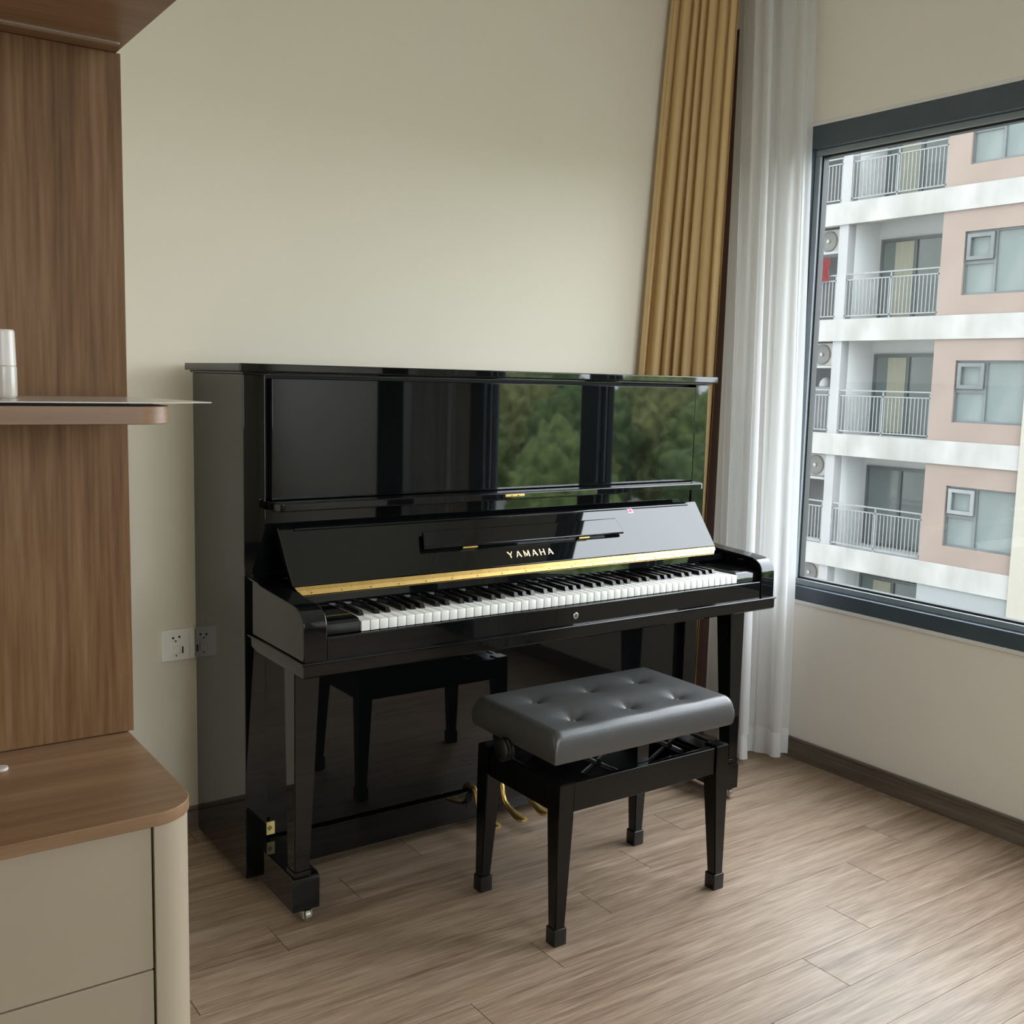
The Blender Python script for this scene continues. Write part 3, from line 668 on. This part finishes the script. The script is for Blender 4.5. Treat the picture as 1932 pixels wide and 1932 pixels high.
# ================================================================== CURTAINS
def bez(path, n):
    """Catmull-Rom resample"""
    P = [Vector((*p, 0)) for p in path]; P = [P[0]*2-P[1]]+P+[P[-1]*2-P[-2]]
    fine = []
    segs = len(P)-3; N = 400
    for i in range(N+1):
        t = i/N*segs; k = min(int(t), segs-1); f = t-k
        a, b, c, d = P[k:k+4]
        fine.append(.5*((2*b)+(-a+c)*f+(2*a-5*b+4*c-d)*f*f+(-a+3*b-3*c+d)*f**3))
    L = [0]
    for i in range(N): L.append(L[-1]+(fine[i+1]-fine[i]).length)
    out = []; k = 0
    for i in range(n+1):
        t = L[-1]*i/n
        while k < N-1 and L[k+1] < t: k += 1
        out.append(fine[k].lerp(fine[k+1], min(1, max(0, (t-L[k])/max(1e-9, L[k+1]-L[k])))))
    return out
def curtain(top, bot, z0, z1, folds, amp, seed, n=260, rows=40, sharp=1.0, taper=0.15, cusp=False, ease=1.0):
    rnd = random.Random(seed); ph = [rnd.uniform(-.5, .5) for _ in range(64)]
    A, B = bez(top, n), bez(bot, n); bm = bmesh.new(); R = []
    for j in range(rows+1):
        t = (j/rows); z = z1+(z0-z1)*t; e = t**ease
        pts = [A[i].lerp(B[i], e) for i in range(n+1)]
        rowv = []
        for i in range(n+1):
            d = (pts[min(i+1, n)]-pts[max(i-1, 0)]).normalized(); nn = Vector((-d.y, d.x, 0))
            u = i/n; w = u*folds; k = int(w)
            wv = w + .16*math.sin(w*1.7+ph[3]*6) + .05*math.sin(z*2.1+ph[k % 64]*5)
            s = math.sin(2*PI*wv) if not cusp else 1-2*abs(math.sin(PI*wv))**.8
            endf = min(1, u/.06, (1-u)/.06)
            a = amp*(1+.45*ph[k % 64])*(.65+.35*t)*(.4+.6*endf)
            p = pts[i] + nn*a*s
            rowv.append(bm.verts.new((p.x, p.y, z+.004*math.sin(wv*2+ph[5])*(1 if j == rows else 0))))
        R.append(rowv)
    for j in range(rows):
        for i in range(n): bm.faces.new((R[j][i], R[j][i+1], R[j+1][i+1], R[j+1][i]))
    m = MB(); m.join(bm); return m
dr = thing('drape', (1.70, -.10, .02), 'ochre drape bunched in the corner behind the piano', 'curtain')
curtain([(1.690, .035), (1.705, .020), (1.735, -.06), (1.768, -.20)], [(1.525, .036), (1.575, .034), (1.640, -.02), (1.722, -.185)], .02, 2.70, 7.2, .021, 3, ease=.8, cusp=True).build('cloth', 'ochre', dr)
curtain([(1.765, -.185), (1.768, -.19), (1.772, -.196)], [(1.708, -.172), (1.735, -.190), (1.762, -.196)], .02, 2.45, .8, .004, 5, n=30).build('dark_standin', 'dark_standin', dr, label='dark brown strip standing for the shaded fold at the edge of the ochre drape')  # shade inside the drape's fold, put in as a dark strip
sr = thing('sheer_curtain', (1.86, -.20, .02), 'white sheer curtain hanging over the corner of the window', 'curtain')
TOPS = [(1.905, .02), (1.870, -.09), (1.835, -.19), (1.835, -.26), (1.868, -.255), (1.885, -.32), (1.925, -.372)]
BOTS = [(1.905, .02), (1.860, -.11), (1.785, -.30), (1.742, -.395), (1.850, -.335), (1.845, -.435), (1.922, -.445)]
curtain(TOPS, BOTS, .105, 2.70, 7.5, .016, 11, n=320, ease=.7).build('cloth', 'sheer', sr)
def lerp_path(t): return [(a[0]+(b[0]-a[0])*t, a[1]+(b[1]-a[1])*t) for a, b in zip(TOPS, BOTS)]
curtain(lerp_path(.985), BOTS, .018, .112, 7.5, .017, 11, n=320, rows=4).build('hem', 'sheer_hem', sr, label='deeper stitched hem')
for nm, yy0, yy1, seed, lab in (('sheer_curtain', -2.84, -2.43, 21, 'white sheer curtain bunched at the far end of the window'),):
    s2 = thing('sheer_curtain', (1.87, -2.63, .02), lab, 'curtain')
    curtain([(1.88, yy1), (1.86, -2.6), (1.88, yy0)], [(1.88, yy1), (1.86, -2.6), (1.88, yy0)], .02, 2.70, 8, .025, seed, n=200, rows=12).build('cloth', 'sheer', s2)
d2 = thing('drape', (1.84, -3.0, .02), 'added dark drape past the far end of the window, giving a dark band in the piano', 'curtain')  # added, kept dark so the upper panel reflects a dark band
curtain([(1.84, -2.90), (1.86, -3.02), (1.84, -3.16)], [(1.84, -2.90), (1.86, -3.02), (1.84, -3.16)], .02, 2.70, 6, .03, 31, n=200, rows=12).build('cloth', 'dark_standin', d2)
rl = MB(); rl.box(1.745, 1.775, YR+.5, .03, 2.705, 2.735); rl.box(1.865, 1.895, YR+.5, .03, 2.705, 2.735); rl.box(1.745, 1.895, YR+.5, .03, 2.735, 2.7498)
tag(rl.build('curtain_track', 'plaster_edge', smooth=False), 'white double curtain track on the ceiling above the window', 'curtain track')

# ================================================================== OUTSIDE
# own tower, unseen, built up tall to keep the sky off the facade opposite
m = MB(); TX = XR+.085
m.box(-9, TX, YR-.2, 34, H+.2, 42); m.box(-9, TX, YR-.2, 34, -20, -.25); m.box(-9, TX, YB+.2, 34, -.25, H+.2); m.box(-9, XL-.2, YR-.2, YB+.2, -.25, H+.2)
struct(m.build('wall_exterior', 'tower', smooth=False), 'unseen outer walls of the tower the room is in, shading the facade opposite', 'wall')
gr = MB().box(-60, 140, -160, 60, -21, -20); struct(gr.build('ground', 'ground', smooth=False), 'green ground far below the window', 'ground')

F = 22.5
ab = thing('apartment_building', (F+1, 13.5, -20), 'apartment block with pink walls and railed balconies seen through the window', 'building')
shared = {}
def part(name, mat, parent, mbf, key=None, dz=0.0, label=None):
    """build once at floor 0, then share the mesh data for the other floors"""
    if key is not None and key in shared:
        me, loc = shared[key]
        o = bpy.data.objects.new(name, me); COL.objects.link(o); o.parent = parent
        c = loc+Vector((0, 0, dz)); o.location = c-W[parent.name]; W[o.name] = c
        if label: o['label'] = label
        return o
    o = mbf().build(name, mat, parent, label=label, smooth=False)
    if key is not None:
        shared[key] = (o.data, W[o.name] - Vector((0, 0, 0)))
        W0 = W[o.name].copy(); shared[key] = (o.data, W0)
        if dz: 
            o.location = o.location + Vector((0, 0, dz)); W[o.name] = W0+Vector((0, 0, dz))
    return o
def railing(y0, y1):
    m = MB()
    m.box(F+.06, F+.11, y0, y1, 1.14, 1.175); m.box(F+.07, F+.10, y0, y1, 1.00, 1.03); m.box(F+.07, F+.10, y0, y1, .07, .10)
    n = int((y1-y0)/.108)
    for k in range(n+1):
        y = y0+.02+(y1-y0-.04)*k/n; m.box(F+.075, F+.095, y-.011, y+.011, .10, 1.0)
    for y in (y0+.02, y1-.02, (y0+y1)/2): m.box(F+.07, F+.10, y-.02, y+.02, .0, 1.14)
    return m
floors = range(-3, 5)
for k in floors:
    dz = .05+3.02*k
    part('floor_band', 'band', ab, lambda: MB().box(F, F+.25, 10.36, 19.2, -.57, 0), 'band', dz)
    part('slab', 'recess', ab, lambda: MB().box(F+.25, F+1.6, 10.36, 19.2, -.30, -.02), 'slab', dz)
    part('pillar', 'ext_white', ab, lambda: MB().box(F+.05, F+.35, 15.55, 15.84, 0, 2.45), 'pillar', dz)
    pinkm = 'pink' if k > -2 else 'ext_pale'
    kk = 'p' if k > -2 else 'q'
    if k > -2:
        part('wall_strip', pinkm, ab, lambda: MB().box(F+.04, F+.3, 12.19, 12.79, 0, 2.45), kk+'1', dz)
        part('wall_strip', pinkm, ab, lambda: MB().box(F+.04, F+.3, 10.37, 12.19, 0, .46), kk+'2', dz)
        part('wall_strip', pinkm, ab, lambda: MB().box(F+.04, F+.3, 10.37, 12.19, 1.94, 2.45), kk+'3', dz)
        def wf():
            m = MB(); a, b, z0, z1 = 10.40, 12.19, .46, 1.94; x0, x1 = F+.10, F+.18; t = .05
            m.box(x0, x1, a, b, z0, z0+t); m.box(x0, x1, a, b, z1-t, z1); m.box(x0, x1, b-t, b, z0+t, z1-t); m.box(x0, x1, a, a+t, z0+t, z1-t)
            m.box(x0, x1, 11.38, 11.44, z0+t, z1-t); m.box(x0, x1, 11.44, b-t, 1.17, 1.25)
            return m
        wfr = part('window_frame', 'far_frame', ab, wf, 'wf', dz)
        def sash():
            m = MB(); a, b, z0, z1 = 11.45, 12.13, 1.27, 1.88; x0, x1 = F+.05, F+.10; t = .09
            m.box(x0, x1, a, b, z0, z0+t); m.box(x0, x1, a, b, z1-t, z1); m.box(x0, x1, b-t, b, z0+t, z1-t); m.box(x0, x1, a, a+t, z0+t, z1-t); return m
        part('awning_sash', 'rail' if k == -1 else 'far_frame', wfr, sash, 'sash%d' % (k == -1), dz)
        for i, (a, b, z0, z1) in enumerate(((10.45, 11.38, .51, 1.89), (11.44, 12.14, .51, 1.17), (11.44, 12.14, 1.25, 1.89))):
            part('pane', 'far_pane', wfr, lambda: MB().box(F+.135, F+.145, a, b, z0, z1), 'pane%d' % i, dz)
    else:
        part('wall_strip', pinkm, ab, lambda: MB().box(F+.04, F+.3, 10.37, 12.79, 0, 2.45), kk+'1', dz)
    # balcony recess
    part('balcony_wall', 'recess', ab, lambda: MB().box(F+1.36, F+1.6, 10.37, 19.2, -.02, 2.72), 'bw', dz)
    part('balcony_side', 'recess', ab, lambda: MB().box(F+.36, F+1.36, 15.55, 15.84, -.02, 2.72), 'bs', dz)
    part('balcony_side', 'recess', ab, lambda: MB().box(F+.31, F+1.36, 12.55, 12.79, -.02, 2.72), 'bs2', dz)
    def df():
        m = MB(); a, b = 12.80, 15.42; x0, x1 = F+1.28, F+1.355; t = .07
        m.box(x0, x1, a, b, 2.07, 2.15); m.box(x0, x1, a, b, 0, .06); m.box(x0, x1, b-t, b, .06, 2.07); m.box(x0, x1, a, a+t, .06, 2.07); m.box(x0, x1, 14.31, 14.39, .06, 2.07); return m
    dfr = part('door_frame', 'far_frame', ab, df, 'df', dz)
    for i, (a, b) in enumerate(((12.87, 14.31), (14.39, 15.35))):
        part('pane', 'far_pane', dfr, lambda: MB().box(F+1.325, F+1.335, a, b, .06, 2.07), 'dp%d' % i, dz)
    if k != -1: part('door_curtain', 'far_curtain', dfr, lambda: MB().box(F+1.305, F+1.32, 14.42, 14.98, .07, 2.05), 'dc', dz)
    part('railing', 'rail', ab, lambda: railing(12.80, 15.55), 'r1', dz)
    # service bay with air conditioner
    part('service_wall', 'ac_wall', ab, lambda: MB().box(F+1.0, F+1.35, 15.85, 17.5, 0, 2.72), 'sw', dz)
    part('service_ledge', 'ext_white', ab, lambda: MB().box(F+.12, F+.8, 15.84, 17.5, 1.74, 1.80), 'sl', dz)
    part('railing', 'rail', ab, lambda: railing(15.85, 17.45), 'r2', dz)
    part('pillar', 'ext_white', ab, lambda: MB().box(F+.05, F+.35, 17.5, 17.79, 0, 2.45), 'pillar2', dz)
    part('wall_strip', 'pink', ab, lambda: MB().box(F+.04, F+.3, 17.79, 19.2, 0, 2.45), 'ps', dz)
part('pillar', 'ext_cream', ab, lambda: MB().box(F-.06, F+1.6, 5.5, 10.358, -20, 14.7), None, 0, 'tall cream end wall')
part('wall_strip', 'ext_white', ab, lambda: MB().box(F, F+1.6, 10.36, 19.2, -20, -9.6), None, 0)
part('roof_slab', 'band', ab, lambda: MB().box(F, F+6, 5.5, 19.2, 14.71, 15.0), None, 0)
part('core', 'ac_wall', ab, lambda: MB().box(F+1.62, F+6, 5.5, 19.2, -20, 14.7), None, 0)

ac0 = None
where = {-2: 'in the lowest visible service bay', -1: 'in the service bay second from the bottom', 0: 'in the service bay above the white dome', 1: 'in the topmost visible service bay, over red laundry', 2: 'behind the window head, highest floor'}
for k in (-2, -1, 0, 1):
    dz = .05+3.02*k+1.8
    lab = {1: 'beige outdoor air conditioner above the red laundry', 0: 'beige outdoor air conditioner above the white dome', -1: 'beige outdoor air conditioner in the second bay from the bottom', -2: 'beige outdoor air conditioner in the lowest visible bay'}[k]
    if ac0 is None:
        ac0 = thing('air_conditioner', (F+.5, 16.32, dz), lab, 'air conditioner', 'outdoor air conditioner units across the street')
        kids = []
        kids.append(MB().box(F+.35, F+.65, 15.90, 16.74, dz+.001, dz+.62, bev=.015, seg=1).build('casing', 'ac', ac0))
        m = MB().lathe([(.255, 0), (.27, -.02), (.24, -.03)], (F+.345, 16.40, dz+.31), 'x', 28)
        gk = m.build('fan_grille', 'ac_grille', ac0); kids.append(gk)
        hub = MB().lathe([(.05, 0), (.05, -.02)], (F+.312, 16.40, dz+.31), 'x', 14).build('fan_hub', 'ac', gk)
    else:
        o = ac0.copy(); COL.objects.link(o); o.location = (F+.5, 16.32, dz); o['label'] = lab
        for c0 in kids:
            c = c0.copy(); COL.objects.link(c); c.parent = o
            if c0 is gk:
                h = hub.copy(); COL.objects.link(h); h.parent = c
dzz = .05+3.02
m = MB(); 
bm = bmesh.new(); R = []
for j in range(9):
    R.append([bm.verts.new((F+.02+.02*math.sin(i*1.3+j), 16.08+.36*i/10, dzz+1.62-.075*j)) for i in range(11)])
for j in range(8):
    for i in range(10): bm.faces.new((R[j][i], R[j][i+1], R[j+1][i+1], R[j+1][i]))
bmesh.ops.solidify(bm, geom=list(bm.faces), thickness=.02)
m.join(bm); tag(m.build('laundry', 'red'), 'red cloth hanging in the service bay under the air conditioner', 'laundry')
m = MB(); m.box(F+.75, F+.8, 15.90, 16.20, dzz+.9, dzz+1.7, bev=.02); tag(m.build('laundry', 'blue_grey'), 'dark blue-grey cloth behind the railing beside the red laundry', 'laundry')
tag(MB().lathe([(.19, 0), (.20, .03), (.17, .14), (.11, .22), (.03, .26)], (F+.45, 16.28, .05+1.24), 'z', 20).build('domed_cover', 'ext_white'), 'white domed cover above the railing in the service bay', 'cover')
tag(MB().box(F+.25, F+.65, 16.0, 16.8, .05+.0, .05+1.235, bev=.01, seg=1).build('storage_rack', 'ac_wall'), 'grey storage rack carrying the white dome behind the railing', 'rack')

# trees (seen reflected in the piano)
def crown_mesh(seed, sub=5):
    bm = bmesh.new(); bmesh.ops.create_icosphere(bm, subdivisions=sub, radius=1)
    off = Vector((seed*7.3, seed*3.1, seed*1.7))
    for v in bm.verts:
        p = v.co.normalized()
        a = noise.noise(p*1.6+off)*.30 + noise.noise(p*4+off)*.22 + noise.noise(p*9+off)*.16 + noise.noise(p*21+off)*.10
        v.co = p*(1+a); v.co.z *= .82
    me = bpy.data.meshes.new('crown'); bm.to_mesh(me); bm.free(); return me
crowns = []
for i in range(5):
    me = crown_mesh(i+1); me.materials.append(M[('leaf1', 'leaf2', 'leaf3')[i % 3]]); me.polygons.foreach_set('use_smooth', [True]*len(me.polygons)); crowns.append(me)
mt = MB(); mt.tube([(0, 0, 0), (.1, .1, 7), (0, .2, 15)], [.45, .35, .2], 8)
tme = bpy.data.meshes.new('trunk'); mt.bm.to_mesh(tme); mt.bm.free(); tme.materials.append(M['bark'])
rnd = random.Random(5); nt = 0
for ring, (dist, n, topz, Rm) in enumerate(((27, 3, -7.2, 3.6), (39, 4, -4.0, 4.3), (52, 6, -1.2, 4.4), (65, 7, .9, 4.9), (79, 7, 2.0, 5.6), (96, 8, 3.0, 6.4))):
    for i in range(n):
        ang = math.radians(-72 + 54*(i+.5+(.25 if ring % 2 else -.25))/n)
        cx, cy = 2+dist*math.cos(ang), -2+dist*math.sin(ang)
        if cy > -7.5: continue
        R_ = Rm*rnd.uniform(.88, 1.0)*.74; tz = topz+rnd.uniform(-.6, .6)
        t = thing('tree', (cx, cy, -20), 'green leafy tree outside, reflected in the piano', 'tree', 'trees reflected in the piano')
        tr = bpy.data.objects.new('trunk', tme); COL.objects.link(tr); tr.parent = t; tr.scale = (1, 1, (tz+20-R_*.7)/15)
        c = bpy.data.objects.new('crown', crowns[rnd.randrange(5)]); COL.objects.link(c); c.parent = t
        c.location = (0, 0, tz+20-R_*1.25); c.scale = (R_, R_, R_*1.5); c.rotation_euler = (0, 0, rnd.uniform(0, 6.28)); nt += 1
